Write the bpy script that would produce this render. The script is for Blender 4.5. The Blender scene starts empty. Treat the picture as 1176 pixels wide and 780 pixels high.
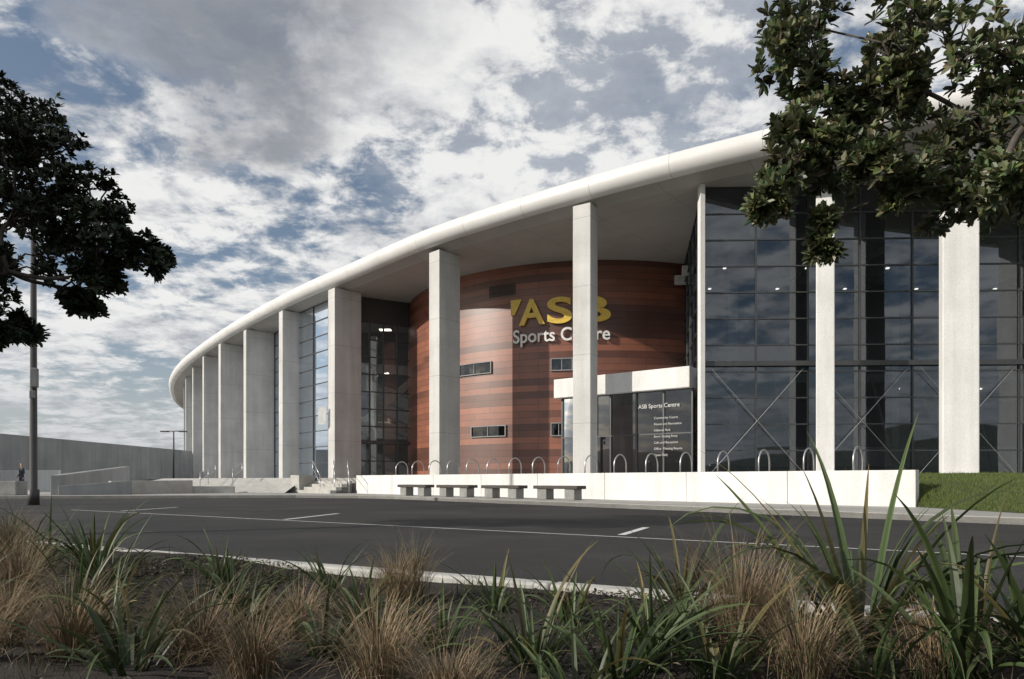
import bpy, math, random, bmesh
from mathutils import Vector, Matrix
random.seed(11)
R=random.random
def U(a,b): return a+(b-a)*random.random()
sc=bpy.context.scene
sc.view_settings.view_transform='Standard'; sc.view_settings.look='None'; sc.view_settings.exposure=0
# ------------------------------------------------------------ materials
def newmat(name):
    m=bpy.data.materials.new(name); m.use_nodes=True
    nt=m.node_tree; b=nt.nodes['Principled BSDF']; return m,nt,b
def N(nt,t,**kw):
    n=nt.nodes.new(t)
    for k,v in kw.items(): setattr(n,k,v)
    return n
def ramp(nt,fac,stops):
    r=N(nt,'ShaderNodeValToRGB'); e=r.color_ramp.elements
    e[0].position=stops[0][0]; e[0].color=(*stops[0][1],1)
    e[1].position=stops[-1][0]; e[1].color=(*stops[-1][1],1)
    for p,c in stops[1:-1]:
        x=e.new(p); x.color=(*c,1)
    nt.links.new(fac,r.inputs[0]); return r.outputs[0]
def noise(nt,scale,detail=6,vec=None,rough=.6,stretch=None):
    n=N(nt,'ShaderNodeTexNoise'); n.inputs['Scale'].default_value=scale; n.inputs['Detail'].default_value=detail; n.inputs['Roughness'].default_value=rough
    if vec is None:
        vec=N(nt,'ShaderNodeTexCoord').outputs['Object']
    if stretch:
        mp=N(nt,'ShaderNodeMapping'); mp.inputs['Scale'].default_value=stretch; nt.links.new(vec,mp.inputs[0]); vec=mp.outputs[0]
    nt.links.new(vec,n.inputs['Vector']); return n.outputs['Fac']
def mixc(nt,a,b,fac,mode='MIX'):
    m=N(nt,'ShaderNodeMix',data_type='RGBA',blend_type=mode)
    for s,v in ((m.inputs[0],fac),(m.inputs[6],a),(m.inputs[7],b)):
        if isinstance(v,(int,float)): s.default_value=v
        elif isinstance(v,tuple): s.default_value=(*v,1)
        else: nt.links.new(v,s)
    return m.outputs[2]
def bump(nt,b,h,strength=.3,dist=.02):
    bp=N(nt,'ShaderNodeBump'); bp.inputs['Strength'].default_value=strength; bp.inputs['Distance'].default_value=dist
    nt.links.new(h,bp.inputs['Height']); nt.links.new(bp.outputs[0],b.inputs['Normal'])
def math_(nt,op,a,b=None,c=None,clamp=False):
    m=N(nt,'ShaderNodeMath',operation=op,use_clamp=clamp)
    for i,v in enumerate((a,b,c)):
        if v is None: continue
        if isinstance(v,(int,float)): m.inputs[i].default_value=v
        else: nt.links.new(v,m.inputs[i])
    return m.outputs[0]
def varmat(name,c1,c2,scale=1.5,rough=.7,fine=25,bs=.15,streak=True,bd=.01,lift=0):
    m,nt,b=newmat(name)
    a=ramp(nt,noise(nt,scale,8),[(.3,c1),(.7,c2)])
    f=ramp(nt,noise(nt,fine,4),[(.3,(.86,.86,.86)),(.7,(1.06,1.06,1.06))])
    c=mixc(nt,a,f,1.0,'MULTIPLY')
    if streak:
        s=ramp(nt,noise(nt,1,6,stretch=(2.2,2.2,.14)),[(.35,(.84,.835,.82)),(.62,(1.03,1.03,1.03))])
        c=mixc(nt,c,s,.75,'MULTIPLY')
    if lift:
        sp=N(nt,'ShaderNodeSeparateXYZ'); nt.links.new(N(nt,'ShaderNodeTexCoord').outputs['Object'],sp.inputs[0])
        fr=math_(nt,'FRACT',math_(nt,'DIVIDE',math_(nt,'SUBTRACT',sp.outputs[2],.3),lift)); ln=math_(nt,'LESS_THAN',fr,.008)
        c=mixc(nt,c,(.2,.2,.19),math_(nt,'MULTIPLY',ln,.6))
    nt.links.new(c,b.inputs['Base Color']); b.inputs['Roughness'].default_value=rough
    bump(nt,b,noise(nt,fine*2,4),bs,bd); return m
def plain(name,c,rough=.5,metal=0.):
    m,nt,b=newmat(name)
    s=ramp(nt,noise(nt,4,4),[(.3,tuple(x*.85 for x in c)),(.7,tuple(min(1,x*1.1) for x in c))])
    nt.links.new(s,b.inputs['Base Color']); b.inputs['Roughness'].default_value=rough; b.inputs['Metallic'].default_value=metal
    return m
M_conc=varmat('concrete_column',(.47,.465,.45),(.61,.605,.59),.6,lift=3.0)
M_white=varmat('white_concrete',(.66,.655,.64),(.78,.775,.76),.8)
M_pathc=varmat('paving_concrete',(.27,.262,.245),(.38,.37,.35),.5,streak=False)
M_kerb=varmat('kerb_concrete',(.34,.335,.31),(.5,.49,.46),2.5,streak=False)
M_wallc=varmat('grey_concrete',(.24,.245,.25),(.34,.345,.35),.5)
M_frame=plain('dark_frame',(.075,.078,.082),.4,.3)
M_steel=plain('steel',(.5,.5,.5),.35,.8)
M_pole=plain('pole_paint',(.045,.043,.04),.5)
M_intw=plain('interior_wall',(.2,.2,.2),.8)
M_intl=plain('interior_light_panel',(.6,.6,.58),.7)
M_yellow=plain('sign_yellow',(.78,.55,.10),.45)
M_wsign=plain('sign_white',(.82,.82,.8),.5)
M_timber=plain('bench_timber',(.05,.043,.038),.7)
M_bench=varmat('bench_concrete',(.2,.2,.19),(.3,.3,.29),2)
M_paint=plain('road_paint',(.6,.6,.58),.7)
M_bark=varmat('bark',(.05,.042,.034),(.11,.095,.08),6,.9,40,.6)
M_skin=plain('skin',(.45,.28,.2),.6); M_cloth=plain('jacket',(.03,.035,.05),.8); M_jean=plain('jeans',(.04,.05,.08),.8); M_hair=plain('hair',(.03,.02,.015),.7)
def roofmat():
    m,nt,b=newmat('roof_fascia_panels')
    uv=N(nt,'ShaderNodeUVMap'); sp=N(nt,'ShaderNodeSeparateXYZ'); nt.links.new(uv.outputs[0],sp.inputs[0])
    fr=math_(nt,'FRACT',math_(nt,'DIVIDE',sp.outputs[0],3.6)); ln=math_(nt,'LESS_THAN',fr,.007)
    base=ramp(nt,noise(nt,.6,8),[(.3,(.64,.63,.61)),(.7,(.74,.735,.72))])
    fl=N(nt,'ShaderNodeTexWhiteNoise',noise_dimensions='1D'); nt.links.new(math_(nt,'FLOOR',math_(nt,'DIVIDE',sp.outputs[0],3.6)),fl.inputs['W'])
    pv=ramp(nt,fl.outputs[0],[(0,(.95,.95,.95)),(1,(1,1,1))])
    c=mixc(nt,mixc(nt,base,pv,1.,'MULTIPLY'),(.4,.39,.37),ln)
    nt.links.new(c,b.inputs['Base Color']); b.inputs['Roughness'].default_value=.5; return m
M_roof=roofmat()
def soffmat():
    m,nt,b=newmat('soffit_panels')
    tc=N(nt,'ShaderNodeTexCoord'); mp=N(nt,'ShaderNodeMapping'); mp.inputs['Rotation'].default_value=(0,0,math.radians(42)); nt.links.new(tc.outputs['Object'],mp.inputs[0])
    br=N(nt,'ShaderNodeTexBrick'); nt.links.new(mp.outputs[0],br.inputs['Vector']); br.offset=0
    br.inputs['Scale'].default_value=1; br.inputs['Brick Width'].default_value=3.6; br.inputs['Row Height'].default_value=2.4; br.inputs['Mortar Size'].default_value=.012
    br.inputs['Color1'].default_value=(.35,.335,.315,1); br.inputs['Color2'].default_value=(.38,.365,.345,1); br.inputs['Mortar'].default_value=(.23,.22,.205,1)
    f=ramp(nt,noise(nt,.5,6),[(.3,(.9,.9,.9)),(.7,(1.05,1.05,1.05))])
    nt.links.new(mixc(nt,br.outputs[0],f,1.,'MULTIPLY'),b.inputs['Base Color']); b.inputs['Roughness'].default_value=.7; return m
M_soff=soffmat()
def drummat():
    m,nt,b=newmat('terracotta_cladding')
    uv=N(nt,'ShaderNodeUVMap').outputs[0]; sp=N(nt,'ShaderNodeSeparateXYZ'); nt.links.new(uv,sp.inputs[0])
    br=N(nt,'ShaderNodeTexBrick'); nt.links.new(uv,br.inputs['Vector']); br.offset=.37; br.offset_frequency=3; br.squash=1
    br.inputs['Scale'].default_value=1; br.inputs['Brick Width'].default_value=3.0; br.inputs['Row Height'].default_value=.36; br.inputs['Mortar Size'].default_value=.012; br.inputs['Mortar Smooth'].default_value=.1
    br.inputs['Color1'].default_value=(.225,.083,.048,1); br.inputs['Color2'].default_value=(.185,.069,.042,1); br.inputs['Mortar'].default_value=(.05,.024,.018,1)
    row=math_(nt,'FLOOR',math_(nt,'DIVIDE',sp.outputs[1],.36))
    cb=N(nt,'ShaderNodeCombineXYZ'); nt.links.new(math_(nt,'MULTIPLY',sp.outputs[0],.085),cb.inputs[0]); nt.links.new(math_(nt,'MULTIPLY',row,.57),cb.inputs[1])
    n2=N(nt,'ShaderNodeTexNoise'); n2.inputs['Scale'].default_value=1.; n2.inputs['Detail'].default_value=1.; n2.inputs['Roughness'].default_value=.4; nt.links.new(cb.outputs[0],n2.inputs['Vector'])
    w=ramp(nt,n2.outputs['Fac'],[(.36,(.46,.44,.45)),(.45,(.64,.62,.63)),(.48,(.95,.95,.95)),(.54,(1.,1.,1.)),(.57,(1.16,1.15,1.12)),(.64,(1.3,1.27,1.2))])
    c=mixc(nt,br.outputs[0],w,1.,'MULTIPLY')
    c=mixc(nt,c,ramp(nt,noise(nt,1.3,5),[(.3,(.86,.86,.86)),(.7,(1.12,1.12,1.12))]),1.,'MULTIPLY')
    nt.links.new(c,b.inputs['Base Color']); b.inputs['Roughness'].default_value=.42; b.inputs['Specular IOR Level'].default_value=.85
    bump(nt,b,br.outputs['Fac'],-.5,.02); return m
M_drum=drummat()
def glassmat(name,tint,ior=1.9,gc=(.85,.9,.95)):
    m,nt,b=newmat(name); nt.nodes.remove(b)
    t=N(nt,'ShaderNodeBsdfTransparent'); t.inputs[0].default_value=(*tint,1)
    g=N(nt,'ShaderNodeBsdfGlossy'); g.inputs['Color'].default_value=(*gc,1); g.inputs['Roughness'].default_value=.02
    f=N(nt,'ShaderNodeFresnel'); f.inputs[0].default_value=ior
    mx=N(nt,'ShaderNodeMixShader'); nt.links.new(f.outputs[0],mx.inputs[0]); nt.links.new(t.outputs[0],mx.inputs[1]); nt.links.new(g.outputs[0],mx.inputs[2])
    nt.links.new(mx.outputs[0],nt.nodes['Material Output'].inputs[0]); return m
M_glass=glassmat('tinted_glass',(.38,.42,.45),2.15,(.80,.87,.95))
M_glassc=glassmat('clear_glass',(.7,.72,.72),1.8)
M_glassd=glassmat('dark_glass',(.10,.11,.12),1.9)
def emis(name,c,s):
    m,nt,b=newmat(name); b.inputs['Base Color'].default_value=(*c,1); b.inputs['Emission Color'].default_value=(*c,1); b.inputs['Emission Strength'].default_value=s; return m
M_lampfill=emis('downlight_and_fill',(1,.93,.8),3)
def asphalt():
    m,nt,b=newmat('asphalt')
    a=ramp(nt,noise(nt,.25,7,stretch=(1,1.6,1),rough=.65),[(.32,(.018,.018,.019)),(.5,(.030,.0298,.0295)),(.70,(.052,.0505,.049))])
    f=ramp(nt,noise(nt,45,4,rough=.75),[(.35,(.45,.45,.45)),(.52,(1,1,1)),(.70,(2.2,2.2,2.15))])
    c=mixc(nt,a,f,1.,'MULTIPLY')
    v=N(nt,'ShaderNodeTexVoronoi',feature='DISTANCE_TO_EDGE'); v.inputs['Scale'].default_value=.16
    w=N(nt,'ShaderNodeTexCoord'); nn=N(nt,'ShaderNodeTexNoise'); nn.inputs['Scale'].default_value=.8; nt.links.new(w.outputs['Object'],nn.inputs['Vector'])
    vm=N(nt,'ShaderNodeVectorMath',operation='ADD'); nt.links.new(w.outputs['Object'],vm.inputs[0]); nt.links.new(nn.outputs['Color'],vm.inputs[1]); nt.links.new(vm.outputs[0],v.inputs['Vector'])
    cr=math_(nt,'LESS_THAN',v.outputs[0],.0016)
    c=mixc(nt,c,(.012,.012,.012),math_(nt,'MULTIPLY',cr,.7))
    nt.links.new(c,b.inputs['Base Color']); b.inputs['Roughness'].default_value=.82; b.inputs['Specular IOR Level'].default_value=.3
    bump(nt,b,noise(nt,90,3),.7,.012); return m
M_asph=asphalt()
M_ground=varmat('ground_soil_grass',(.05,.06,.03),(.09,.085,.05),.2,.95,8,.3,False)
M_mulch=varmat('mulch',(.016,.013,.010),(.042,.033,.025),4,.95,60,.9,False,.03)
M_lawn=varmat('lawn_grass',(.045,.07,.02),(.085,.105,.035),1.2,.9,40,.9,False,.03)
M_hill=varmat('hill',(.045,.06,.045),(.08,.09,.07),.02,.95,.2,.2,False)
def attrmat(name,rough=.5,trans=.0,spec=.5):
    m,nt,b=newmat(name)
    at=N(nt,'ShaderNodeAttribute'); at.attribute_name='Col'
    c=at.outputs['Color']
    nt.links.new(c,b.inputs['Base Color']); b.inputs['Roughness'].default_value=rough; b.inputs['Specular IOR Level'].default_value=spec
    if trans>0:
        t=N(nt,'ShaderNodeBsdfTranslucent'); nt.links.new(c,t.inputs[0]); mx=N(nt,'ShaderNodeMixShader'); mx.inputs[0].default_value=trans
        nt.links.new(b.outputs[0],mx.inputs[1]); nt.links.new(t.outputs[0],mx.inputs[2]); nt.links.new(mx.outputs[0],nt.nodes['Material Output'].inputs[0])
    return m
M_leaf=attrmat('tree_leaf',.42,0,.4); M_leaf2=attrmat('coastal_leaf',.42,.2,.45); M_flax=attrmat('flax_leaf',.5,.15,.35); M_straw=attrmat('dry_grass',.75,.0,.2)
# ------------------------------------------------------------ mesh builder
def empty(name,loc=(0,0,0)):
    e=bpy.data.objects.new(name,None); e.empty_display_size=.3; sc.collection.objects.link(e); e.location=loc; return e
class MB:
    def __init__(s): s.v=[];s.f=[];s.c=[];s.uv=None
    def poly(s,pts,col=None):
        i=len(s.v); s.v+= [tuple(p) for p in pts]; s.f.append(tuple(range(i,i+len(pts))))
        if col: s.c+=[col]*len(pts)
    def box(s,c,d,rz=0.):
        ca,sa=math.cos(rz),math.sin(rz); i=len(s.v)
        for z in (-.5,.5):
            for x,y in ((-.5,-.5),(.5,-.5),(.5,.5),(-.5,.5)):
                X=x*d[0];Y=y*d[1]; s.v.append((c[0]+X*ca-Y*sa,c[1]+X*sa+Y*ca,c[2]+z*d[2]))
        s.f+=[(i,i+3,i+2,i+1),(i+4,i+5,i+6,i+7)]+[(i+a,i+(a+1)%4,i+4+(a+1)%4,i+4+a) for a in range(4)]
    def beam(s,p,q,w,h=None):
        h=h or w; p=Vector(p);q=Vector(q);d=(q-p).normalized()
        up=Vector((0,0,1)) if abs(d.z)<.95 else Vector((0,1,0))
        a=d.cross(up).normalized()*w/2; b=a.cross(d).normalized()*h/2; i=len(s.v)
        for o in (p,q):
            for k in (-a-b,a-b,a+b,-a+b): s.v.append(tuple(o+k))
        s.f+=[(i,i+1,i+2,i+3),(i+7,i+6,i+5,i+4)]+[(i+a_,i+4+a_,i+4+(a_+1)%4,i+(a_+1)%4) for a_ in range(4)]
    def tube(s,pts,r,n=6):
        if not isinstance(r,(list,tuple)): r=[r]*len(pts)
        P=[Vector(p) for p in pts]; i0=len(s.v); prev=None
        for k,p in enumerate(P):
            d=(P[min(k+1,len(P)-1)]-P[max(k-1,0)]).normalized()
            if prev is None:
                up=Vector((0,0,1)) if abs(d.z)<.9 else Vector((1,0,0)); a=d.cross(up).normalized()
            else: a=(prev-d*prev.dot(d)).normalized()
            prev=a; b=d.cross(a)
            for j in range(n):
                t=2*math.pi*j/n; s.v.append(tuple(p+(a*math.cos(t)+b*math.sin(t))*r[k]))
        for k in range(len(P)-1):
            for j in range(n):
                a_=i0+k*n+j;b_=i0+k*n+(j+1)%n; s.f.append((a_,b_,b_+n,a_+n))
        s.f.append(tuple(i0+j for j in reversed(range(n)))); s.f.append(tuple(i0+(len(P)-1)*n+j for j in range(n)))
    def prism(s,poly,z0,z1):
        n=len(poly); i=len(s.v)
        area=sum(poly[k][0]*poly[(k+1)%n][1]-poly[(k+1)%n][0]*poly[k][1] for k in range(n))
        if area<0: poly=poly[::-1]
        s.v+=[(x,y,z0) for x,y in poly]+[(x,y,z1) for x,y in poly]
        s.f.append(tuple(i+k for k in reversed(range(n)))); s.f.append(tuple(i+n+k for k in range(n)))
        s.f+=[(i+k,i+(k+1)%n,i+n+(k+1)%n,i+n+k) for k in range(n)]
    def build(s,name,mat,parent=None,smooth=False,bevel=0):
        me=bpy.data.meshes.new(name); me.from_pydata(s.v,[],s.f); me.materials.append(mat)
        if s.c and len(s.c)==len(s.v):
            ca=me.color_attributes.new('Col','FLOAT_COLOR','POINT')
            ca.data.foreach_set('color',[x for c in s.c for x in (*c,1.)])
        if s.uv:
            l=me.uv_layers.new(name='UVMap')
            for lp in me.loops: l.data[lp.index].uv=s.uv[lp.vertex_index]
        if smooth: me.polygons.foreach_set('use_smooth',[True]*len(me.polygons))
        me.update(); o=bpy.data.objects.new(name,me); sc.collection.objects.link(o)
        if parent: o.parent=parent
        if bevel:
            b=o.modifiers.new('bevel','BEVEL'); b.width=bevel; b.segments=2; b.limit_method='ANGLE'
        return o
def crom(P,step=8):
    out=[]
    for i in range(len(P)-1):
        p0=P[max(i-1,0)];p1=P[i];p2=P[i+1];p3=P[min(i+2,len(P)-1)]
        for k in range(step):
            t=k/step
            out.append(tuple(.5*((2*p1[j])+(-p0[j]+p2[j])*t+(2*p0[j]-5*p1[j]+4*p2[j]-p3[j])*t*t+(-p0[j]+3*p1[j]-3*p2[j]+p3[j])*t**3) for j in range(len(p1))))
    out.append(tuple(P[-1])); return out
def strip(mb,pts,off0,off1,z0,z1):
    n=len(pts); L=[]
    for k in range(n):
        a=Vector(pts[max(k-1,0)]);b=Vector(pts[min(k+1,n-1)]); d=(b-a).normalized(); nn=Vector((-d.y,d.x)); p=Vector(pts[k])
        L.append((p+nn*off0,p+nn*off1))
    for k in range(n-1):
        a,b=L[k];c,d=L[k+1]
        mb.prism([tuple(a),tuple(b),tuple(d),tuple(c)],z0,z1)
ZP=.95; ZS=12.9
# ------------------------------------------------------------ ground, road, paths
g=MB(); g.poly([(-3000,-3000,-.03),(3000,-3000,-.03),(3000,3000,-.03),(-3000,3000,-.03)]); g.build('ground',M_ground)
g=MB(); g.poly([(-140,-60,0),(90,-60,0),(90,60,0),(-140,140,0)]); g.build('road',M_asph)
kerb_far=[(34,-18),(20,-1),(9.2,12.3),(3,19.8),(-3,27),(-5,29.4),(-7,30.9),(-10,31.6),(-14,31.3),(-20.5,30.4),(-26,29.8),(-60,28)]
fp=MB(); fp.prism(kerb_far+[(-90,60),(-90,150),(70,150),(70,-18)],-.02,.118); fp.build('footpath',M_pathc)
k=MB(); strip(k,kerb_far,-.0,-.16,-.02,.128); k.build('road_kerb',M_kerb)
kn=[(-40,26.4),(-12,11.35),(-4.2,7.1),(2.57,3.43),(6,1.6),(12,-1.6),(30,-11)]
k=MB()
for i in range(len(kn)-1):
    a=Vector(kn[i]);b=Vector(kn[i+1]); L=(b-a).length; m=max(1,int(L/1.2))
    for j in range(m):
        p=a+(b-a)*(j/m); q=a+(b-a)*((j+1)/m)-(b-a).normalized()*.008
        d=(b-a).normalized(); nn=Vector((d.y,-d.x))*.14
        k.prism([tuple(p),tuple(q),tuple(q+nn),tuple(p+nn)],-.02,.115)
k.build('garden_kerb',M_kerb,bevel=.02)
def edgeY(x):
    for i in range(len(kn)-1):
        if kn[i][0]<=x<=kn[i+1][0]:
            t=(x-kn[i][0])/(kn[i+1][0]-kn[i][0]); return kn[i][1]+t*(kn[i+1][1]-kn[i][1])
    return 0
bed=MB()
xs=[-40+.25*i for i in range(0,281)]; rows=24
for x in xs:
    ye=edgeY(x)-.15
    for j in range(rows):
        t=j/(rows-1); y=ye-t*t*14; bed.v.append((x,y,.07+ (0 if j==0 else .035*math.sin(x*2.1+j)+.03*math.sin(y*3.7+x))))
for a in range(len(xs)-1):
    for j in range(rows-1):
        q=a*rows+j; bed.f.append((q,q+1,q+rows+1,q+rows))
bed.build('garden_bed',M_mulch,smooth=True)
ch=MB()
for i in range(14000):
    x=U(-6,3.6); y=edgeY(x)-.2-abs(random.gauss(0,1.8))
    if y<1.6: continue
    z=.08+.035*math.sin(x*2.1)+.03*math.sin(y*3.7+x)+U(-.01,.02); s=U(.008,.026); a=U(0,6.28); c,sn=math.cos(a)*s,math.sin(a)*s; t=U(.2,.5); dz=U(-.5,.5)*s
    v=U(.012,.06) if R()<.9 else U(.08,.16); col=(v*1.15,v*.95,v*.75)
    ch.poly([(x-c,y-sn,z-dz),(x+sn*t,y-c*t,z+.004),(x+c,y+sn,z+dz),(x-sn*t,y+c*t,z+.01)],col)
ch.build('mulch_chips',M_straw)
mk=MB()
def line(p,q,w,z=.005):
    p=Vector(p);q=Vector(q);d=(q-p).normalized();n=Vector((-d.y,d.x))*w/2
    mk.poly([(*(p-n),z),(*(p+n),z),(*(q+n),z),(*(q-n),z)])
line((-12,18.6),(9,4.7),.06)
line((-4.65,13.95),(-4.2,16.5),.12); line((1.6,10.0),(2.28,11.6),.12); line((-10.2,17.8),(-10.0,20.4),.1)
mk.build('road_markings',M_paint)
# lawn
lw=MB()
F=[(10.42,17.6,.125),(10.5,15.5,.125),(10.7,13.3,.125),(14.5,8.6,.125),(20,2,.125),(36,-17,.125)]
Mi=[(10.42,19.2,.75),(11.4,18.2,.75),(12.8,16.4,.75),(17,12,.75),(23,5,.75),(39,-12,.75)]
B=[(10.42,21.8,1.0),(13,21.8,1.03),(16,21.8,1.05),(22,21.8,1.05),(32,21.8,1.05),(60,21.8,1.05)]
for A,C in ((F,Mi),(Mi,B)):
    for i in range(5): lw.poly([A[i],A[i+1],C[i+1],C[i]])
lw.poly([(10.42,21.8,1.0),(60,21.8,1.05),(60,23.2,1.05),(10.42,23.2,1.0)])
lw.build('lawn',M_lawn)
tb=MB()
def lerp3(a,b,t): return [a[i]+(b[i]-a[i])*t for i in range(3)]
for i in range(26000):
    s=U(0,3.3); a=int(s); t=s-a; r=R()
    if r<.5: p=lerp3(lerp3(F[a],F[a+1],t),lerp3(Mi[a],Mi[a+1],t),R())
    else: p=lerp3(lerp3(Mi[a],Mi[a+1],t),lerp3(B[a],B[a+1],t),R())
    h=U(.025,.08); an=U(0,6.28); w=.006; dx,dy=math.cos(an)*w,math.sin(an)*w; g_=U(.75,1.5)
    tb.poly([(p[0]-dx,p[1]-dy,p[2]-.01),(p[0]+dx,p[1]+dy,p[2]-.01),(p[0]+U(-.03,.03),p[1]+U(-.03,.03),p[2]+h)],(.085*g_,.11*g_,.030*g_))
tb.build('lawn_blades',M_straw)
# plaza
pl=MB(); pl.prism([(10.3,17.85),(-8.15,36.7),(-11,38.6),(-15,41.2),(-20,45.4),(-27,53),(-34,64),(-42,78),(-50,95),(-62,130),(60,130),(60,22),(10.3,22)],.0,ZP); pl.build('plaza',M_pathc)
rw=MB()
A=Vector((10.35,17.5));Bq=Vector((-8.35,36.55)); d=(Bq-A).normalized()
nrm=Vector((d.y,-d.x))
m=8
for i in range(m):
    p=A+(Bq-A)*(i/m); q=A+(Bq-A)*((i+1)/m)-d*.012
    rw.prism([tuple(p),tuple(q),tuple(q+nrm*.3),tuple(p+nrm*.3)],.0,1.075)
rw.prism([(10.05,17.83),(10.05,21.8),(10.36,21.8),(10.36,17.53)],.0,1.07)
rw.build('retaining_wall',M_white,bevel=.015)
st=MB()
for i in range(4):
    o=.36*(i+1)
    a=Vector((-8.6,36.75));b=Vector((-11,38.6)); dd=(b-a).normalized(); nn=Vector((dd.y,-dd.x)); nn=-nn if nn.y>0 else nn
    st.prism([tuple(a),tuple(b),tuple(b+nn*o),tuple(a+nn*o)],.1,ZP-.166*(i+1))
st.build('entrance_steps',M_kerb,bevel=.01)
rp=MB(); rp.prism([(-11.1,38.5),(-11.7,37.5),(-12.3,37.9),(-11.5,39.1)],.1,1.1)
P0=[(-11.8,38.9),(-15,41.1),(-20,45.3),(-27,52.9)]; P1=[(-12.2,36.6),(-16.3,38.0),(-22.5,42.5),(-30,50)]
for i in range(3): rp.poly([(*P1[i],.13),(*P0[i],ZP+.01),(*P0[i+1],ZP+.01),(*P1[i+1],.13)])
rp.build('entrance_ramp',M_kerb)
# ------------------------------------------------------------ building
bld=empty('sports_centre_building')
edge0=[(58,14),(45,15.2),(33,17),(24,19.3),(13.9,23.1),(9.8,25.1),(3.4,29.2),(-4,35),(-9.8,41),(-15.7,47.3),(-25.2,59),(-36.9,75.5),(-46,91.5),(-55,112),(-60,130),(-62,150)]
edge=crom(edge0,8)
def offs(pts,o):
    out=[]
    for k_ in range(len(pts)):
        a=Vector(pts[max(k_-1,0)]);b=Vector(pts[min(k_+1,len(pts)-1)]); dd=(b-a).normalized(); nn=Vector((dd.y,-dd.x))
        p=Vector(pts[k_])+nn*o; out.append((p.x,p.y))
    return out
n=len(edge); al=[0]
for i in range(1,n): al.append(al[-1]+math.dist(edge[i],edge[i-1]))
def sweep(name,prof,mat):
    rf=MB(); rf.uv=[]
    for o,z in prof:
        q=offs(edge,o)
        for i,p in enumerate(q): rf.v.append((p[0],p[1],z)); rf.uv.append((al[i],z))
    for j in range(len(prof)-1):
        for i in range(n-1):
            a=j*n+i; rf.f.append((a,a+1,a+n+1,a+n))
    rf.build(name,mat,bld,smooth=True)
sweep('roof_edge',[(.62,ZS+.22),(.48,ZS+.16),(.3,ZS+.18),(.12,ZS+.32),(.02,ZS+.5),(0,ZS+.72),(.08,ZS+.92),(.26,ZS+1.07),(.55,ZS+1.15),(1.0,ZS+1.18),(4.5,ZS+1.25)],M_roof)
sweep('soffit_rim',[(1.25,ZS),(.6,ZS+.23)],M_soff)
inn=offs(edge,1.25); so=MB(); so.poly([(p[0],p[1],ZS) for p in inn]+[(20,170,ZS),(58,120,ZS)]); so.build('soffit',M_soff,bld)
inn=offs(edge,4.5); so=MB(); so.poly([(p[0],p[1],ZS+1.25) for p in inn]+[(20,170,ZS+1.25),(58,120,ZS+1.25)]); so.build('roof_top',M_white,bld)
cols=[(24.5,21.6,1.0,1.3),(16.1,24.6,1.12,.7),(12.25,26.7,.66,.4),(3.24,30.2,.86,.75),(-3.6,36.5,.85,1.45),(-10.7,43.7,.85,1.9),(-15.7,49.4,.75,2.1),(-20.3,55.8,.7,3.0),(-24.8,61.2,.7,2.7),(-29,67.2,.7,2.6),(-33,73.6,.7,2.6),(-37,80.4,.7,2.6),(-40.6,87.4,.7,2.6),(-44,95,.7,2.6),(-47,103,.7,2.6)]
cm=MB();cw=MB()
for i,(x,y,T,L) in enumerate(cols):
    a=Vector(cols[max(i-1,0)][:2]);b=Vector(cols[min(i+1,len(cols)-1)][:2]); dd=(b-a).normalized()
    (cw if i<3 else cm).box((x,y,(ZP+ZS)/2),(T,L,ZS-ZP-.004),math.atan2(dd.y,dd.x))  # right-hand columns take a paler concrete, painting in their sunlit brightness
cm.build('columns',M_conc,bld,bevel=.03); cw.build('columns_sunlit_tone',M_white,bld,bevel=.03)
fr=MB(); gl=MB(); gd=MB(); gc_=MB()
def glazing(p,q,z0,z1,nx,nz,fw=.06,depth=.12,G=gl):
    p=Vector(p);q=Vector(q);d=(q-p); rz=math.atan2(d.y,d.x)
    nrm_=Vector((-d.y,d.x)).normalized()
    for i in range(nx):
        for j in range(nz):
            a=p+d*(i/nx); b=p+d*((i+1)/nx); za=z0+(z1-z0)*j/nz; zb_=z0+(z1-z0)*(j+1)/nz
            e=[nrm_*U(-.005,.005) for _ in range(3)]; e.append(e[0]+e[2]-e[1])
            G.poly([(*(a+e[0]),za),(*(b+e[1]),za),(*(b+e[2]),zb_),(*(a+e[3]),zb_)])
    for i in range(nx+1):
        c=p+d*(i/nx); fr.box((c.x,c.y,(z0+z1)/2),(fw,depth,z1-z0),rz)
    for j in range(nz+1):
        z=z0+(z1-z0)*j/nz; c=(p+q)/2; fr.box((c.x,c.y,z),(d.length-fw,depth*.8,fw*.85),rz)
Ws=[(7.95,28.2),(12.15,28.05),(16.35,27.9),(20.6,27.75),(24.9,27.6),(29.2,27.45)]
for i in range(5): glazing(Ws[i],Ws[i+1],ZP,ZS-.02,2,11)
for i in range(5):
    a,b=Ws[i],Ws[i+1]
    fr.beam((a[0],a[1]-.12,5.6),(b[0],b[1]-.12,5.6),.16,.2)
stl=MB()
for i in range(5):
    a,b=Ws[i],Ws[i+1]; y=a[1]-.2
    stl.tube([(a[0]+.2,y,1.1),(b[0]-.2,y,5.4)],.013,5); stl.tube([(a[0]+.2,y-.05,5.4),(b[0]-.2,y-.05,1.1)],.013,5)
glazing((9.7,38.4),(7.95,28.45),ZP,ZS-.02,5,11)
wp=MB(); wp.box((7.78,28.05,(ZP+ZS)/2),(.18,.45,ZS-ZP-.01))
for i in range(5,len(cols)-1):
    a=Vector(cols[i][:2]);b=Vector(cols[i+1][:2]); dd=(b-a).normalized(); nn=Vector((dd.y,-dd.x))*(.2 if i==5 else .8)
    a2=a+nn+dd*.3;b2=b+nn-dd*.3
    glazing((a2.x,a2.y),(b2.x,b2.y),ZP,ZS-.02,3,11)
E0=(-10.3,44.9);E1=(-6.95,46.7)
glazing(E0,E1,ZP,11.3,4,9,.09,.12,gc_)
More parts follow.
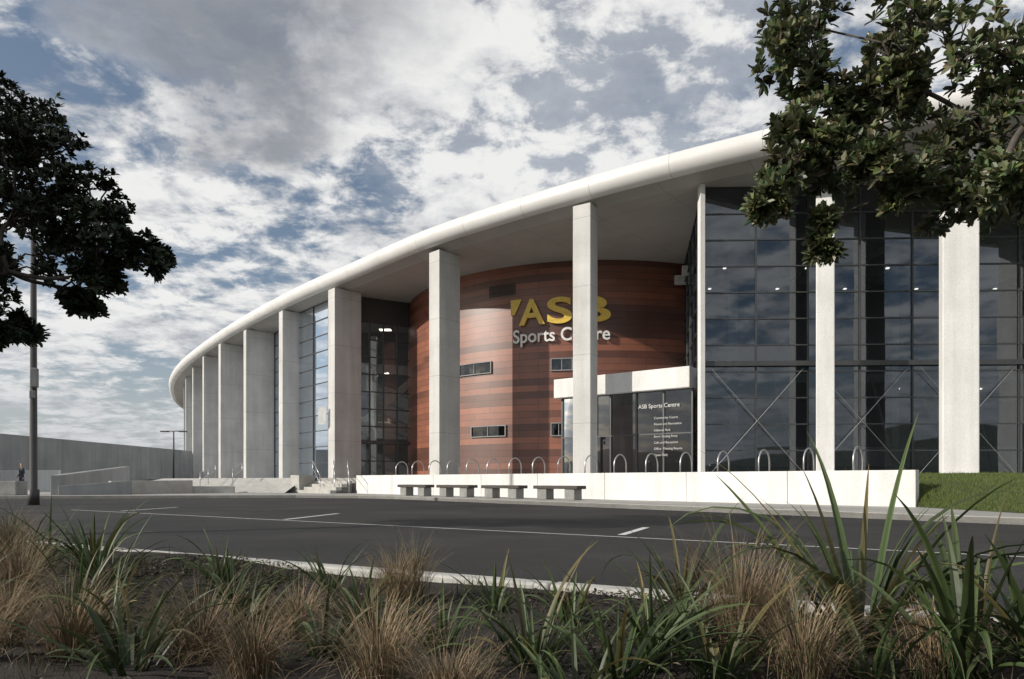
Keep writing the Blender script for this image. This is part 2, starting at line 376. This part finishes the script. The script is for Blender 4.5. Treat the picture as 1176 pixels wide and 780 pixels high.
hd=MB(); hd.beam((E0[0],E0[1],12.1),(E1[0],E1[1],12.1),.3,1.58); hd.build('entrance_header',M_pole,bld)
dr=MB()
for t in (.25,.5,.75):
    c=Vector(E0)+(Vector(E1)-Vector(E0))*t; dr.box((c.x+.05,c.y-.12,ZP+1.15),(.12,.08,2.3),math.atan2(1.8,3.35))
dr.beam((E0[0],E0[1]-.15,ZP+2.4),(E1[0],E1[1]-.15,ZP+2.4),.1,.22); dr.build('entrance_doors',M_frame,bld)
DC=(5.3,50.2);DR=12.8
dm=MB(); dm.uv=[]; a0,a1=-math.pi*1.25,0.; nseg=180
for j,z in enumerate((ZP,ZS-.01)):
    for i in range(nseg+1):
        a=a0+(a1-a0)*i/nseg; dm.v.append((DC[0]+DR*math.cos(a),DC[1]+DR*math.sin(a),z)); dm.uv.append((a*DR+60,z))
for i in range(nseg): dm.f.append((i,i+1,nseg+2+i,nseg+1+i))
dm.build('terracotta_drum',M_drum,bld,smooth=True)
wf=MB();wg=MB();wv=MB()
def drumpatch(mb,aL,aR,z0,z1,r,th):
    ns=6
    for i in range(ns):
        A_=aL+(aR-aL)*i/ns;B_=aL+(aR-aL)*(i+1)/ns
        mb.prism([(DC[0]+rr*math.cos(t),DC[1]+rr*math.sin(t)) for t,rr in ((A_,r),(B_,r),(B_,r+th),(A_,r+th))],z0,z1)
def drumwin(aL,aR,z0,z1):
    aL=math.radians(aL);aR=math.radians(aR)
    drumpatch(wg,aL,aR,z0,z1,DR-.05,.07)
    e=.004
    drumpatch(wf,aL-e,aR+e,z1,z1+.05,DR-.03,.13); drumpatch(wf,aL-e,aR+e,z0-.05,z0,DR-.03,.13)
    drumpatch(wf,aL-e,aL,z0,z1,DR-.03,.13); drumpatch(wf,aR,aR+e,z0,z1,DR-.03,.13)
    mid=aL+(aR-aL)*.5; drumpatch(wf,mid-.0015,mid+.0015,z0,z1,DR-.03,.1)
drumwin(-131,-120.5,7.0,7.6); drumwin(-126.5,-116.3,3.35,3.9); drumwin(-104,-99,6.9,7.5); drumwin(-104,-100.5,3.3,3.95)
for j in range(6): drumpatch(wv,math.radians(-121),math.radians(-113.5),11.3+j*.11,11.36+j*.11,DR-.02,.08)
wf.build('drum_window_frames',M_wallc,bld); wg.build('drum_windows',M_glassd,bld); wv.build('drum_vent_louvres',M_pole,bld)
VA=Vector((7.7,29.1));VB=Vector((2.45,32.9)); vd=(VB-VA).normalized(); vn=Vector((-vd.y,vd.x)); vn=vn if vn.y>0 else -vn
cp=MB(); cp.prism([tuple(VA-vn*.35),tuple(VB-vn*.35-vd*-.3),tuple(VB+vd*.3+vn*3.8),tuple(VA+vn*7.5)],4.75,5.65); cp.build('entrance_canopy',M_white,bld,bevel=.03)
glazing(tuple(VA),tuple(VB),ZP,4.75,5,2,.07,.14,gd); glazing(tuple(VB),tuple(VB+vn*3.6),ZP,4.75,3,2,.07,.14,gd)
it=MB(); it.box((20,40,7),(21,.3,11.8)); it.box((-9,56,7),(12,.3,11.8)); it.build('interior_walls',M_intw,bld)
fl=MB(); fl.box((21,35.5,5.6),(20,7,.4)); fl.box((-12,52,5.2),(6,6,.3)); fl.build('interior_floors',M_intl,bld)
ib=MB()
for x in (11,15,19,23): ib.box((x,34,6.8),(.35,.35,11.6))
for j in range(5): ib.beam((9,31+j*1.7,11.9),(29,31+j*1.7,11.9),.15,.5)
for j in range(8): ib.beam((9.8+j*2.4,29.5,11.4),(9.8+j*2.4,39,11.4),.1,.25)
ib.beam((9,31.4,1.9),(29,31.4,1.9),.05,.9)
for j in range(9):
    ib.beam((9.5+j*2.2,30.6,5.4),(10.6+j*2.2,30.6,1.2),.09,.09)
ib.build('interior_structure',M_intl,bld)
li=MB()
for x in range(5):
    for y in range(2): li.box((10+x*3.6+U(-.3,.3),31.5+y*3.4,10.6),(.13,.13,.05))
for x in range(4): li.box((11+x*4.1,34,5.36),(.14,.14,.05))
li.box((-9,49,8.5),(.3,.3,.05)); li.box((-10,50,8.5),(.3,.3,.05)); li.box((-8.6,50,4.6),(.8,.5,.05)); li.box((-9,48.5,11.5),(.8,.5,.05)); li.box((-10,51,4.9),(.8,.5,.05))  # added emitters that brighten the dark atrium, not actual fittings
li.build('interior_downlights_and_fill',M_lampfill,bld)
ra=MB()
for z in (4.6,8.8): ra.beam((-11,48,z),(-6,50.5,z),.3,.6)
ra.beam((-11,48.5,4.6),(-6.5,50,8.8),.3,.5); ra.box((-9.8,48.5,6),(.4,.4,10)); ra.build('atrium_stair',M_intl,bld)
ys=MB(); ys.beam((17.6,29.2,4.0),(19.4,29.2,4.5),.04,.35); ys.build('interior_banner',M_yellow,bld)
fr.build('window_frames',M_frame,bld); gl.build('glazing',M_glass,bld); gd.build('vestibule_glass',M_glassd,bld); gc_.build('atrium_glass',M_glassc,bld); stl.build('cross_bracing',M_steel,bld); wp.build('end_post',M_white,bld)
b=MB(); b.box((-11.98,43.1,4.9),(.5,.06,1.1)); b.box((-11.7,43.15,5.3),(.3,.04,.04)); b.box((-11.7,43.15,4.5),(.3,.04,.04)); b.build('projecting_sign',M_wsign)
# signs
def text(s,size,ext,off=0.,space=1.):
    cu=bpy.data.curves.new('t','FONT'); cu.body=s; cu.size=size; cu.extrude=ext; cu.offset=off; cu.space_character=space
    o=bpy.data.objects.new('t',cu); sc.collection.objects.link(o); bpy.context.view_layer.update()
    me=bpy.data.meshes.new_from_object(o.evaluated_get(bpy.context.evaluated_depsgraph_get()))
    bm=bmesh.new(); bm.from_mesh(me); bmesh.ops.triangulate(bm,faces=bm.faces[:]); bm.to_mesh(me); bm.free()
    v=[tuple(x.co) for x in me.vertices]; f=[tuple(p.vertices) for p in me.polygons]
    bpy.data.objects.remove(o); return v,f
def bentv(v,f,x0,x1,name,aL,aR,z,mat,par,rr=.16):
    aL=math.radians(aL);aR=math.radians(aR); mb=MB()
    for p in v:
        a=aL+(p[0]-x0)/(x1-x0)*(aR-aL); r=DR+rr+p[2]; mb.v.append((DC[0]+r*math.cos(a),DC[1]+r*math.sin(a),z+p[1]))
    mb.f=f; return mb.build(name,mat,par)
sg=empty('building_sign')
# wide bold capitals, each laid on the curve in its own slot
for ch_,a,b_ in (('A',-112.2,-105.6),('S',-105.0,-98.9),('B',-98.0,-89.6)):
    v,f=text(ch_,1.95,.05,.045); x0=min(p[0] for p in v);x1=max(p[0] for p in v)
    bentv(v,f,x0,x1,'letter_'+ch_.lower(),a,b_,9.5,M_yellow,sg)
v,f=text('Sports Centre',1.02,.04,.012); x0=min(p[0] for p in v);x1=max(p[0] for p in v)
bentv(v,f,x0,x1,'letters_lower',-113.8,-89.8,8.5,M_wsign,sg)
lg=MB()
P=[(math.radians(-114.6),10.1),(math.radians(-113.6),10.1),(math.radians(-111.7),10.95),(math.radians(-114.6),10.95)]
r0,r1=DR+.02,DR+.1
lg.v=[(DC[0]+r1*math.cos(t),DC[1]+r1*math.sin(t),z) for t,z in P]+[(DC[0]+r0*math.cos(t),DC[1]+r0*math.sin(t),z) for t,z in P]
lg.f=[(0,1,2,3),(7,6,5,4)]+[(i,4+i,4+(i+1)%4,(i+1)%4) for i in range(4)]
lg.build('logo_mark',M_yellow,sg)
db=empty('directory_sign')
M_fade=plain('sign_vinyl',(.5,.5,.48),.6)
def flat(name,s,size,tx,z,mat,par,off=0.):
    v,f=text(s,size,.004,off); mb=MB()
    for p in v:
        c=VB-vd*(tx+p[0])-vn*(.09+p[2]); mb.v.append((c.x,c.y,z+p[1]))
    mb.f=f; mb.build(name,mat,par)
flat('heading','ASB Sports Centre',.25,4.0,4.0,M_fade,db,.002)
for i,s in enumerate(['Community Courts','Fitness and Recreation','Kilbirnie Park','Event Seating Entry','Cafe and Reception','Office  Meeting Rooms','Open Daily']):
    flat('line_%d'%i,s,.14,4.75,3.5-.27*i,M_fade,db)
# ------------------------------------------------------------ benches
def pw(s,o): return A+d*s-nrm*o
for i in range(4):
    s0=9.9+i*2.85; e=empty('park_bench')
    c=pw(s0+1.1,1.35); rz=math.atan2(d.y,d.x)
    b=MB(); b.box((c.x,c.y,.56),(2.1,.5,.12),rz); b.build('seat',M_timber,e,bevel=.015)
    b=MB()
    for t in (-.66,.66):
        q=c+d*t; b.box((q.x,q.y,.309),(.46,.42,.38),rz)
    b.build('legs',M_bench,e,bevel=.02)
for i in range(17):
    s=1.9+i*1.42; c=pw(s,-1.5); e=nrm; pts=[]
    for j in range(13):
        t=math.pi*j/12; h=.38
        pts.append((c.x-e.x*h*math.cos(t),c.y-e.y*h*math.cos(t),ZP+.42+.42*math.sin(t)))
    pts=[(pts[0][0],pts[0][1],ZP-.01)]+pts+[(pts[-1][0],pts[-1][1],ZP-.01)]
    b=MB(); b.tube(pts,.026,8); b.build('bicycle_rack',M_steel,smooth=True)
def rail(pts,h=.95):
    b=MB(); P=[Vector(p) for p in pts]
    b.tube([p+Vector((0,0,h)) for p in P],.025,6); b.tube([p+Vector((0,0,h*.55)) for p in P],.018,6)
    for p in P: b.tube([p,p+Vector((0,0,h))],.022,6)
    b.build('handrail',M_steel,smooth=True)
rail([(-8.9,37.0,.95),(-8.45,35.4,.12)]); rail([(-11.2,38.4,.95),(-10.4,37.0,.12)]); rail([(-9.9,37.9,.95),(-9.4,36.2,.12)])
rail([(-19.2,44.2,.95),(-18.6,41.8,.6),(-18,39.4,.3)]); rail([(-16.6,42,.95),(-16.2,39.6,.5)])
# ------------------------------------------------------------ left low walls etc
w=MB()
def slopewall(p,q,z0,zp,zq,th):
    p=Vector(p);q=Vector(q);dd=(q-p).normalized();nn=Vector((-dd.y,dd.x))*th/2; i=len(w.v)
    for o,z in ((p,zp),(q,zq)):
        w.v.extend([(*(o-nn),z0),(*(o+nn),z0),(*(o+nn),z),(*(o-nn),z)])
    w.f.extend([(i,i+1,i+2,i+3),(i+7,i+6,i+5,i+4)]+[(i+a_,i+4+a_,i+4+(a_+1)%4,i+(a_+1)%4) for a_ in range(4)])
slopewall((-21.4,32),(-26,46),.1,1.05,1.75,.4); slopewall((-21.2,31.9),(-18.6,33.4),.1,.55,.8,.35)
w.build('ramp_wall',M_wallc,bevel=.02)
w=MB(); slopewall((-19.8,33.6),(-17.2,36.6),.1,.78,.82,.4); slopewall((-17.2,36.8),(-15.2,37.4),.1,.5,.5,.4); w.build('low_wall',M_kerb,bevel=.02)
w=MB(); w.box((-24.0,31.8,.45),(2.2,.9,.66),.1); w.build('concrete_block_seat',M_bench,bevel=.03)
w=MB(); slopewall((-40,47),(-30.5,46),.1,1.5,1.5,.3); w.build('white_site_wall',M_white,bevel=.02)
w=MB()
for i in range(10):
    y0=38+i*3.7; w.box((-34.9,y0+1.84,2.0),(.35,3.67,4.0))
w.build('boundary_wall',M_wallc,bevel=.02)
h=MB(); n=180
for j,(r,k_) in enumerate(((620,0),(760,1),(1000,.75))):
    for i in range(n):
        a=2*math.pi*i/n; hh=24+13*math.sin(a*5+1)+8*math.sin(a*11+.5)+5*math.sin(a*23)
        h.v.append((r*math.cos(a),r*math.sin(a),-1+max(5,hh)*k_*1.1))
for j in range(2):
    for i in range(n): h.f.append((j*n+i,j*n+(i+1)%n,(j+1)*n+(i+1)%n,(j+1)*n+i))
h.build('hills',M_hill,smooth=True)
e=empty('street_lamp'); b=MB(); b.tube([(-15.7,22.4,0),(-15.7,22.4,.5),(-15.7,22.4,.52),(-15.7,22.4,9.2)],[.17,.17,.115,.08],12)
b.tube([(-15.7,22.4,9.1),(-15.3,22.2,9.35),(-14.4,21.9,9.4)],[.06,.05,.04],8); b.build('pole',M_pole,e,smooth=True)
b=MB(); b.box((-14.1,21.8,9.4),(.8,.3,.14),-.3); b.build('lamp_head',M_pole,e,bevel=.04)
b=MB(); b.box((-15.56,22.24,4.15),(.2,.2,.62),.3); b.box((-15.6,22.2,3.6),(.14,.14,.25),.3); b.build('control_box',M_bench,e,bevel=.02)
e=empty('street_lamp'); b=MB(); b.tube([(-33.2,67,0),(-33.2,67,5.6)],[.1,.06],8); b.tube([(-34.1,67,5.65),(-32.3,67,5.65)],.05,6); b.build('pole',M_pole,e)
b=MB(); b.box((-34.1,67,5.62),(.7,.35,.12)); b.box((-32.3,67,5.62),(.7,.35,.12)); b.build('lamp_head',M_pole,e)
def person(x,y,z,rz):
    J=[(0,0,.95),(0,0,1.15),(0,0,1.38),(0,0,1.5),(0,.01,1.63),(0,0,1.74), (.1,0,.9),(.12,.03,.5),(.12,-.02,.07),(.13,.14,.03), (-.1,0,.9),(-.13,-.05,.5),(-.13,-.12,.07),(-.14,.04,.03), (.19,0,1.4),(.25,-.03,1.12),(.22,.12,.9),(.21,.17,.82), (-.19,0,1.4),(-.25,-.03,1.12),(-.2,.15,.95),(-.17,.22,.93)]
    r=[.14,.13,.15,.055,.095,.07,.1,.065,.045,.04,.1,.065,.045,.04,.065,.05,.035,.035,.065,.05,.035,.035]
    E=[(0,1),(1,2),(2,3),(3,4),(4,5),(0,6),(6,7),(7,8),(8,9),(0,10),(10,11),(11,12),(12,13),(2,14),(14,15),(15,16),(16,17),(2,18),(18,19),(19,20),(20,21)]
    me=bpy.data.meshes.new('p'); me.from_pydata(J,E,[]); o=bpy.data.objects.new('p',me); sc.collection.objects.link(o)
    o.modifiers.new('s','SKIN')
    for i,s in enumerate(me.skin_vertices[0].data): s.radius=(r[i],r[i]*.8); s.use_root=(i==0)
    sb=o.modifiers.new('ss','SUBSURF'); sb.levels=2; sb.render_levels=2
    bpy.context.view_layer.update(); m2=bpy.data.meshes.new_from_object(o.evaluated_get(bpy.context.evaluated_depsgraph_get())); bpy.data.objects.remove(o)
    m2.materials.clear()
    for m_ in (M_cloth,M_jean,M_skin,M_hair): m2.materials.append(m_)
    for p in m2.polygons:
        c=p.center; p.use_smooth=True
        p.material_index = 3 if (c.z>1.7 or (c.z>1.56 and c.y<-.01)) else 2 if (c.z>1.5 or (abs(c.x)>.16 and c.z<.92 and c.z>.75)) else 0 if c.z>.9 else 1
    o=bpy.data.objects.new('person',m2); sc.collection.objects.link(o); o.location=(x,y,z); o.rotation_euler=(0,0,rz)
person(-29.6,41.2,.12,math.radians(150))
# ------------------------------------------------------------ trees
def leaf(mb,p,dr,up,L,W,col):
    s=dr.cross(up).normalized()*W/2
    i=len(mb.v); lift=up*W*.25
    mb.v+=[tuple(p),tuple(p+dr*L*.35+s*.85+lift),tuple(p+dr*L*.72+s*.8+lift),tuple(p+dr*L),tuple(p+dr*L*.72-s*.8+lift),tuple(p+dr*L*.35-s*.85+lift)]
    mb.f+=[(i,i+1,i+2,i+3),(i,i+3,i+4,i+5)]
    mb.c+=[col]*6
def rndv():
    while True:
        v=Vector((U(-1,1),U(-1,1),U(-1,1)))
        if .05<v.length<1: return v
def tree(name,base,fork,clumps,nsub,nros,nleaf,L,W,trunk_r,colA,colB,sr=.36,mat=None):
    e=empty(name); tr=MB(); lf=MB()
    base=Vector(base);fork=Vector(fork)
    tr.tube(crom([tuple(base-Vector((0,0,.1))),tuple(base.lerp(fork,.5)+Vector((.08,.05,0))),tuple(fork)],4),[trunk_r*(1.15-.05*i) for i in range(9)],10)
    nodes=[(fork,trunk_r*.6,0.)]
    for (cx,cy,cz,cr) in sorted(clumps,key=lambda q:(Vector(q[:3])-fork).length):
        c=Vector((cx,cy,cz))
        best=min(nodes,key=lambda nd:(nd[0]-c).length+.45*nd[2])
        pn,pr,pd=best; dist=(c-pn).length
        mid=pn.lerp(c,.5)+rndv()*dist*.2+Vector((0,0,.08*dist))
        r1=max(pr*.62,trunk_r*.09)
        path=crom([tuple(pn),tuple(mid),tuple(c)],5); tr.tube(path,[pr*.85+(r1-pr*.85)*i/(len(path)-1) for i in range(len(path))],7)
        nodes.append((c,r1,pd+dist))
        tw=trunk_r*.06
        for k_ in range(nsub):
            dv=rndv().normalized(); sc_=c+Vector((dv.x,dv.y,dv.z*.8))*cr*U(.35,1.05)
            m2=c.lerp(sc_,.5)+rndv()*cr*.25
            st_=Vector(path[-1-random.randint(0,3)])
            tr.tube([tuple(st_),tuple(m2),tuple(sc_)],[tw*2,tw*1.3,tw*.8],5)
            shade=U(.6,1.35)
            for q in range(nros):
                rp_=sc_+rndv()*cr*sr
                if q%2==0: tr.tube([tuple(m2.lerp(sc_,U(.3,1))),tuple(rp_)],[tw*.6,tw*.35],4)
                ax=(rp_-c).normalized()*.5+Vector((U(-.4,.4),U(-.4,.4),U(.2,1)))
                ax.normalize(); t1=ax.orthogonal().normalized(); t2=ax.cross(t1)
                g_=shade*U(.75,1.25); mixt=R()
                for l in range(nleaf):
                    a=2.4*l+U(-.3,.3); el=U(.05,1.1)
                    dv2=((t1*math.cos(a)+t2*math.sin(a))*math.cos(el)+ax*math.sin(el)).normalized()
                    cc=tuple(g_*(colA[i]*(1-mixt)+colB[i]*mixt)*U(.8,1.25) for i in range(3))
                    leaf(lf,rp_,dv2,ax,L*U(.65,1.15),W*U(.8,1.15),cc)
    tr.build('trunk_and_limbs',M_bark,e,smooth=True); lf.build('foliage',mat or M_leaf,e)
cl=[(-7.3,10,5.95,.8),(-6.7,9.7,5.45,.55),(-6.2,10.2,4.95,.5),(-5.8,9.8,4.4,.42),(-5.4,10,4.05,.34),(-6.3,10.3,4.25,.58),(-7.2,10,4.7,.8),(-7.1,9.6,3.75,.6),(-6.6,10.4,3.7,.42),(-8.3,10,5.6,1.),(-8.4,10.2,4.3,.9),(-7.7,11,5.2,.8),(-7.7,9,4.9,.8),(-9.6,9.6,5.2,1.1),(-9.4,10.5,4.1,.8),(-6.0,9.9,3.8,.34),(-7.5,10.2,3.1,.36),(-8.9,9.2,6.3,.9),(-8.1,10.4,6.3,.7),(-7.9,9.9,3.4,.6)]
tree('pohutukawa_tree',(-9.3,9.1,.05),(-9.0,9.3,2.3),cl,11,16,8,.12,.052,.17,(.018,.028,.014),(.03,.04,.02))
cl=[(1.86,4.6,3.78,.22),(2.1,4.7,3.45,.22),(1.95,4.6,3.2,.16),(1.82,4.6,2.85,.19),(1.98,4.5,3.05,.18),(2.25,4.8,3.05,.24),(2.5,4.6,3.75,.3),(2.55,4.8,3.3,.26),(2.75,4.6,2.9,.25),(3.0,4.7,3.7,.34),(3.1,4.6,3.25,.28),(3.35,4.4,2.85,.28),(3.4,4.6,3.6,.34),(2.1,4.6,2.52,.1),(2.09,4.6,2.36,.07),(2.2,4.9,4.05,.3),(2.9,4.8,4.25,.38),(3.5,4.4,4.3,.4),(3.6,4.2,3.2,.35),(2.4,4.4,2.84,.2),(3.05,4.5,2.72,.2),(1.72,4.6,2.62,.12),(3.9,3.8,4,.5),(3.4,3.6,4.4,.5),(2.3,4.7,3.3,.18),(3.2,4.9,2.85,.25),(3.0,4.2,2.62,.18),(2.6,4.5,2.68,.14),(3.25,4.4,2.6,.18),(2.75,4.7,3.5,.22)]
tree('coastal_tree',(4.5,1.9,.05),(4.2,2.9,2.3),cl,9,8,9,.082,.036,.085,(.06,.078,.032),(.155,.17,.085),.47,M_leaf2)
# ------------------------------------------------------------ foreground plants
def blade(mb,p,az,lean,L,W,curve,col,seg=5,fold=False,tipcol=None):
    th=lean; q=Vector(p); out=Vector((math.cos(az),math.sin(az),0)); side=Vector((-math.sin(az),math.cos(az),0)); i0=len(mb.v); tc=tipcol or col
    tw=U(-.8,.8) if fold else 0
    for s in range(seg+1):
        t=s/seg; ww=W*(.55+.9*t if t<.35 else max(.03,((1-t)/.65)**.7*.865))
        dr=out*math.sin(th)+Vector((0,0,1))*math.cos(th); nn=out*math.cos(th)-Vector((0,0,1))*math.sin(th)
        sd_=side*math.cos(tw*t)+nn*math.sin(tw*t)
        cc=tuple(col[k_]*(1-t)+tc[k_]*t for k_ in range(3))
        if fold:
            mb.v+=[tuple(q-sd_*ww/2-nn*ww*.22),tuple(q),tuple(q+sd_*ww/2-nn*ww*.22)]; mb.c+=[cc,tuple(x*.65 for x in cc),cc]
        else: mb.v+=[tuple(q-side*ww/2),tuple(q+side*ww/2)]; mb.c+=[cc,cc]
        q=q+dr*L/seg; th=min(th+curve/seg*(.3+1.4*t),2.9)
    w_=3 if fold else 2
    for s in range(seg):
        a=i0+s*w_
        if fold: mb.f+=[(a,a+1,a+4,a+3),(a+1,a+2,a+5,a+4)]
        else: mb.f.append((a,a+1,a+3,a+2))
def tussock(x,y,h,n=540,green=0.):
    mb=MB(); tone=U(.65,1.1)
    for i in range(n):
        az=U(0,6.283); r=abs(random.gauss(0,.05)); v=U(.6,1.35)*tone; g_=R()<.22+green
        c=(.085*v,.09*v,.04*v) if g_ else (.17*v,.12*v,.07*v); tc=(.17*v,.155*v,.08*v) if g_ else (.38*v,.28*v,.18*v)
        blade(mb,(x+r*math.cos(az),y+r*math.sin(az),.05),az+U(-.7,.7),abs(random.gauss(.12,.25)),h*U(.6,1.4),U(.002,.004),U(.8,3.2),c,6,False,tc)
    mb.build('tussock_grass',M_straw)
def flax(x,y,h,n=26,W=.03):
    mb=MB(); tone=U(.85,1.2)
    for i in range(n):
        az=U(0,6.283); r=U(0,.07); v=U(.6,1.35)*tone; y_=R()
        c=(.032*v,.058*v,.02*v); tc=(.09*v,.125*v,.045*v) if y_<.85 else (.22*v,.17*v,.07*v)
        ln=U(.12,.8); big=R()<.6
        blade(mb,(x+r*math.cos(az),y+r*math.sin(az),.05),az,ln,h*U(.55,1.25),W*U(.7,1.2),U(.25,1.3) if big else U(1.5,3.2),c,10,True,tc)
    mb.build('flax_plant',M_flax)
for x,y,h in [(-1.75,2.7,.38),(-2.85,3.95,.44),(-1.2,2.62,.36),(-.92,2.42,.3),(-.46,2.35,.36),(-.7,4.1,.34),(.95,2.85,.56),(1.02,2.4,.36),(-4.8,6.5,.5),(1.62,2.6,.32),(-2.3,3.1,.32),(-3.7,5.0,.44),(-.2,2.15,.24),(-1.0,3.2,.26),(-3.3,4.3,.38),(-2.1,2.65,.34),(1.1,2.95,.42),(-5.4,6.6,.46)]:
    tussock(x,y,h)
tussock(-.62,4.3,.42,260,.4)
for x,y,h,n in [(-3.0,4.9,.72,32),(-1.4,2.5,.46,26),(-1.6,3.9,.42,26),(-.78,3.5,.38,24),(.08,2.6,.48,30),(.36,2.38,.5,30),(.96,3.85,.64,34),(.75,3.1,.46,28),(1.5,2.95,.95,44),(1.66,2.5,.7,30),(1.95,2.45,.62,28),(-2.6,4.4,.46,24),(2.2,2.9,.58,28),(-1.95,3.3,.4,24),(-2.0,4.7,.42,24),(-4.0,5.9,.58,24),(.3,3.4,.36,24),(-.3,2.9,.36,26),(-2.35,3.7,.44,26),(-1.3,3.3,.38,24),(.55,2.7,.46,28),(.2,2.1,.34,22),(-.75,2.7,.36,24),(-3.5,5.7,.54,24),(-1.2,4.5,.36,20),(.75,2.45,.42,26),(1.35,3.3,.5,24),(-4.9,6.9,.58,20),(-1.6,2.9,.4,22),(-.1,3.7,.32,20),(-2.7,3.3,.42,24),(1.3,2.45,.4,22)]:
    flax(x,y,h,n,.029+(.015 if h>.6 and x>1 else 0))
gc=MB()
for i in range(430):
    x=U(-6,3); y=edgeY(x)-.22-R()*3.4
    if y<1.9: continue
    for k_ in range(22):
        az=U(0,6.28); v=U(.45,1.15); c=(.045*v,.065*v,.025*v) if R()<.6 else (.16*v,.12*v,.075*v)
        blade(gc,(x+U(-.07,.07),y+U(-.07,.07),.05),az,U(.1,1.1),U(.08,.22),U(.003,.006),U(.2,2.2),c,3)
gc.build('ground_cover_grass',M_straw)
# ------------------------------------------------------------ sky & sun
el=math.radians(25); az=math.atan2(-.94,-.34)
sd=Vector((math.sin(az)*math.cos(el),math.cos(az)*math.cos(el),math.sin(el)))
w=bpy.data.worlds.new('World'); sc.world=w; w.use_nodes=True; nt=w.node_tree; bg=nt.nodes['Background']
sky=N(nt,'ShaderNodeTexSky',sky_type='NISHITA'); sky.sun_disc=False; sky.sun_elevation=el; sky.sun_rotation=az%(2*math.pi); sky.air_density=1.; sky.dust_density=1.2
tc=N(nt,'ShaderNodeTexCoord').outputs['Generated']; sp=N(nt,'ShaderNodeSeparateXYZ'); nt.links.new(tc,sp.inputs[0])
zz=math_(nt,'ADD',math_(nt,'MAXIMUM',sp.outputs[2],0.),.17)
cb=N(nt,'ShaderNodeCombineXYZ'); nt.links.new(math_(nt,'DIVIDE',sp.outputs[0],zz),cb.inputs[0]); nt.links.new(math_(nt,'DIVIDE',sp.outputs[1],zz),cb.inputs[1])
P=cb.outputs[0]
def wn(scale,det,off,rough=.55,dist=0.):
    mp=N(nt,'ShaderNodeMapping'); mp.inputs['Location'].default_value=off; nt.links.new(P,mp.inputs[0])
    n_=N(nt,'ShaderNodeTexNoise'); n_.inputs['Scale'].default_value=scale; n_.inputs['Detail'].default_value=det; n_.inputs['Roughness'].default_value=rough; n_.inputs['Distortion'].default_value=dist
    nt.links.new(mp.outputs[0],n_.inputs['Vector']); return n_.outputs['Fac']
big=wn(1.9,5,(5.1,2.7,0)); sm=wn(8.,10,(0,0,0),.64,.2); sh=wn(3.6,7,(7.3,2.2,1),.6,.1)
dens=math_(nt,'ADD',math_(nt,'MULTIPLY',big,.6),math_(nt,'MULTIPLY',sm,.45))
mr=N(nt,'ShaderNodeMapRange',interpolation_type='SMOOTHSTEP'); mr.inputs[1].default_value=.445; mr.inputs[2].default_value=.56; nt.links.new(dens,mr.inputs[0]); cov=mr.outputs[0]
K=10.
ccol=ramp(nt,math_(nt,'ADD',math_(nt,'MULTIPLY',sh,.5),math_(nt,'MULTIPLY',sm,.5)),[(.38,(.40,.42,.46)),(.46,(.62,.63,.65)),(.55,(.90,.895,.88))])
def bump_dir(v,lo,hi,nz):
    dd=N(nt,'ShaderNodeVectorMath',operation='DOT_PRODUCT'); nt.links.new(tc,dd.inputs[0]); dd.inputs[1].default_value=tuple(Vector(v).normalized())
    ds=N(nt,'ShaderNodeMapRange',interpolation_type='SMOOTHSTEP'); ds.inputs[1].default_value=lo; ds.inputs[2].default_value=hi
    nt.links.new(math_(nt,'ADD',dd.outputs['Value'],math_(nt,'MULTIPLY',math_(nt,'SUBTRACT',sh,.5),nz)),ds.inputs[0]); return ds.outputs[0]
dk=bump_dir((-.42,1,.80),.968,1.0,.10)
ccol=mixc(nt,ccol,(.20,.22,.26),math_(nt,'MULTIPLY',dk,.85))
br_=bump_dir((.12,1,.52),.94,.99,.12)
ccol=mixc(nt,ccol,(.90,.895,.88),math_(nt,'MULTIPLY',br_,.4))
cov=math_(nt,'MAXIMUM',cov,math_(nt,'MULTIPLY',dk,.9)); cov=math_(nt,'MAXIMUM',cov,math_(nt,'MULTIPLY',br_,.4))
hz=N(nt,'ShaderNodeMapRange',interpolation_type='SMOOTHSTEP'); hz.inputs[1].default_value=.24; hz.inputs[2].default_value=.0; nt.links.new(sp.outputs[2],hz.inputs[0])
cc=N(nt,'ShaderNodeVectorMath',operation='SCALE'); nt.links.new(ccol,cc.inputs[0]); cc.inputs['Scale'].default_value=K
skyc=mixc(nt,sky.outputs[0],(2.5,2.9,3.5),.2)
final=mixc(nt,skyc,cc.outputs[0],math_(nt,'MULTIPLY',cov,.95))
final=mixc(nt,final,(5.0,5.25,5.6),math_(nt,'MULTIPLY',hz.outputs[0],.7))
nt.links.new(final,bg.inputs['Color']); bg.inputs['Strength'].default_value=.1
ld=bpy.data.lights.new('sun','SUN'); ld.energy=4.4; ld.angle=math.radians(.6); ld.color=(1,.935,.84)
lo=bpy.data.objects.new('sun',ld); sc.collection.objects.link(lo); lo.rotation_euler=sd.to_track_quat('Z','Y').to_euler()
# ------------------------------------------------------------ camera
cd=bpy.data.cameras.new('camera'); cd.sensor_width=36; cd.lens=24; cd.shift_y=162/1176; cd.clip_end=5000; cd.clip_start=.05
co=bpy.data.objects.new('camera',cd); sc.collection.objects.link(co); co.location=(0,0,.8); co.rotation_euler=(math.pi/2,0,0); sc.camera=co
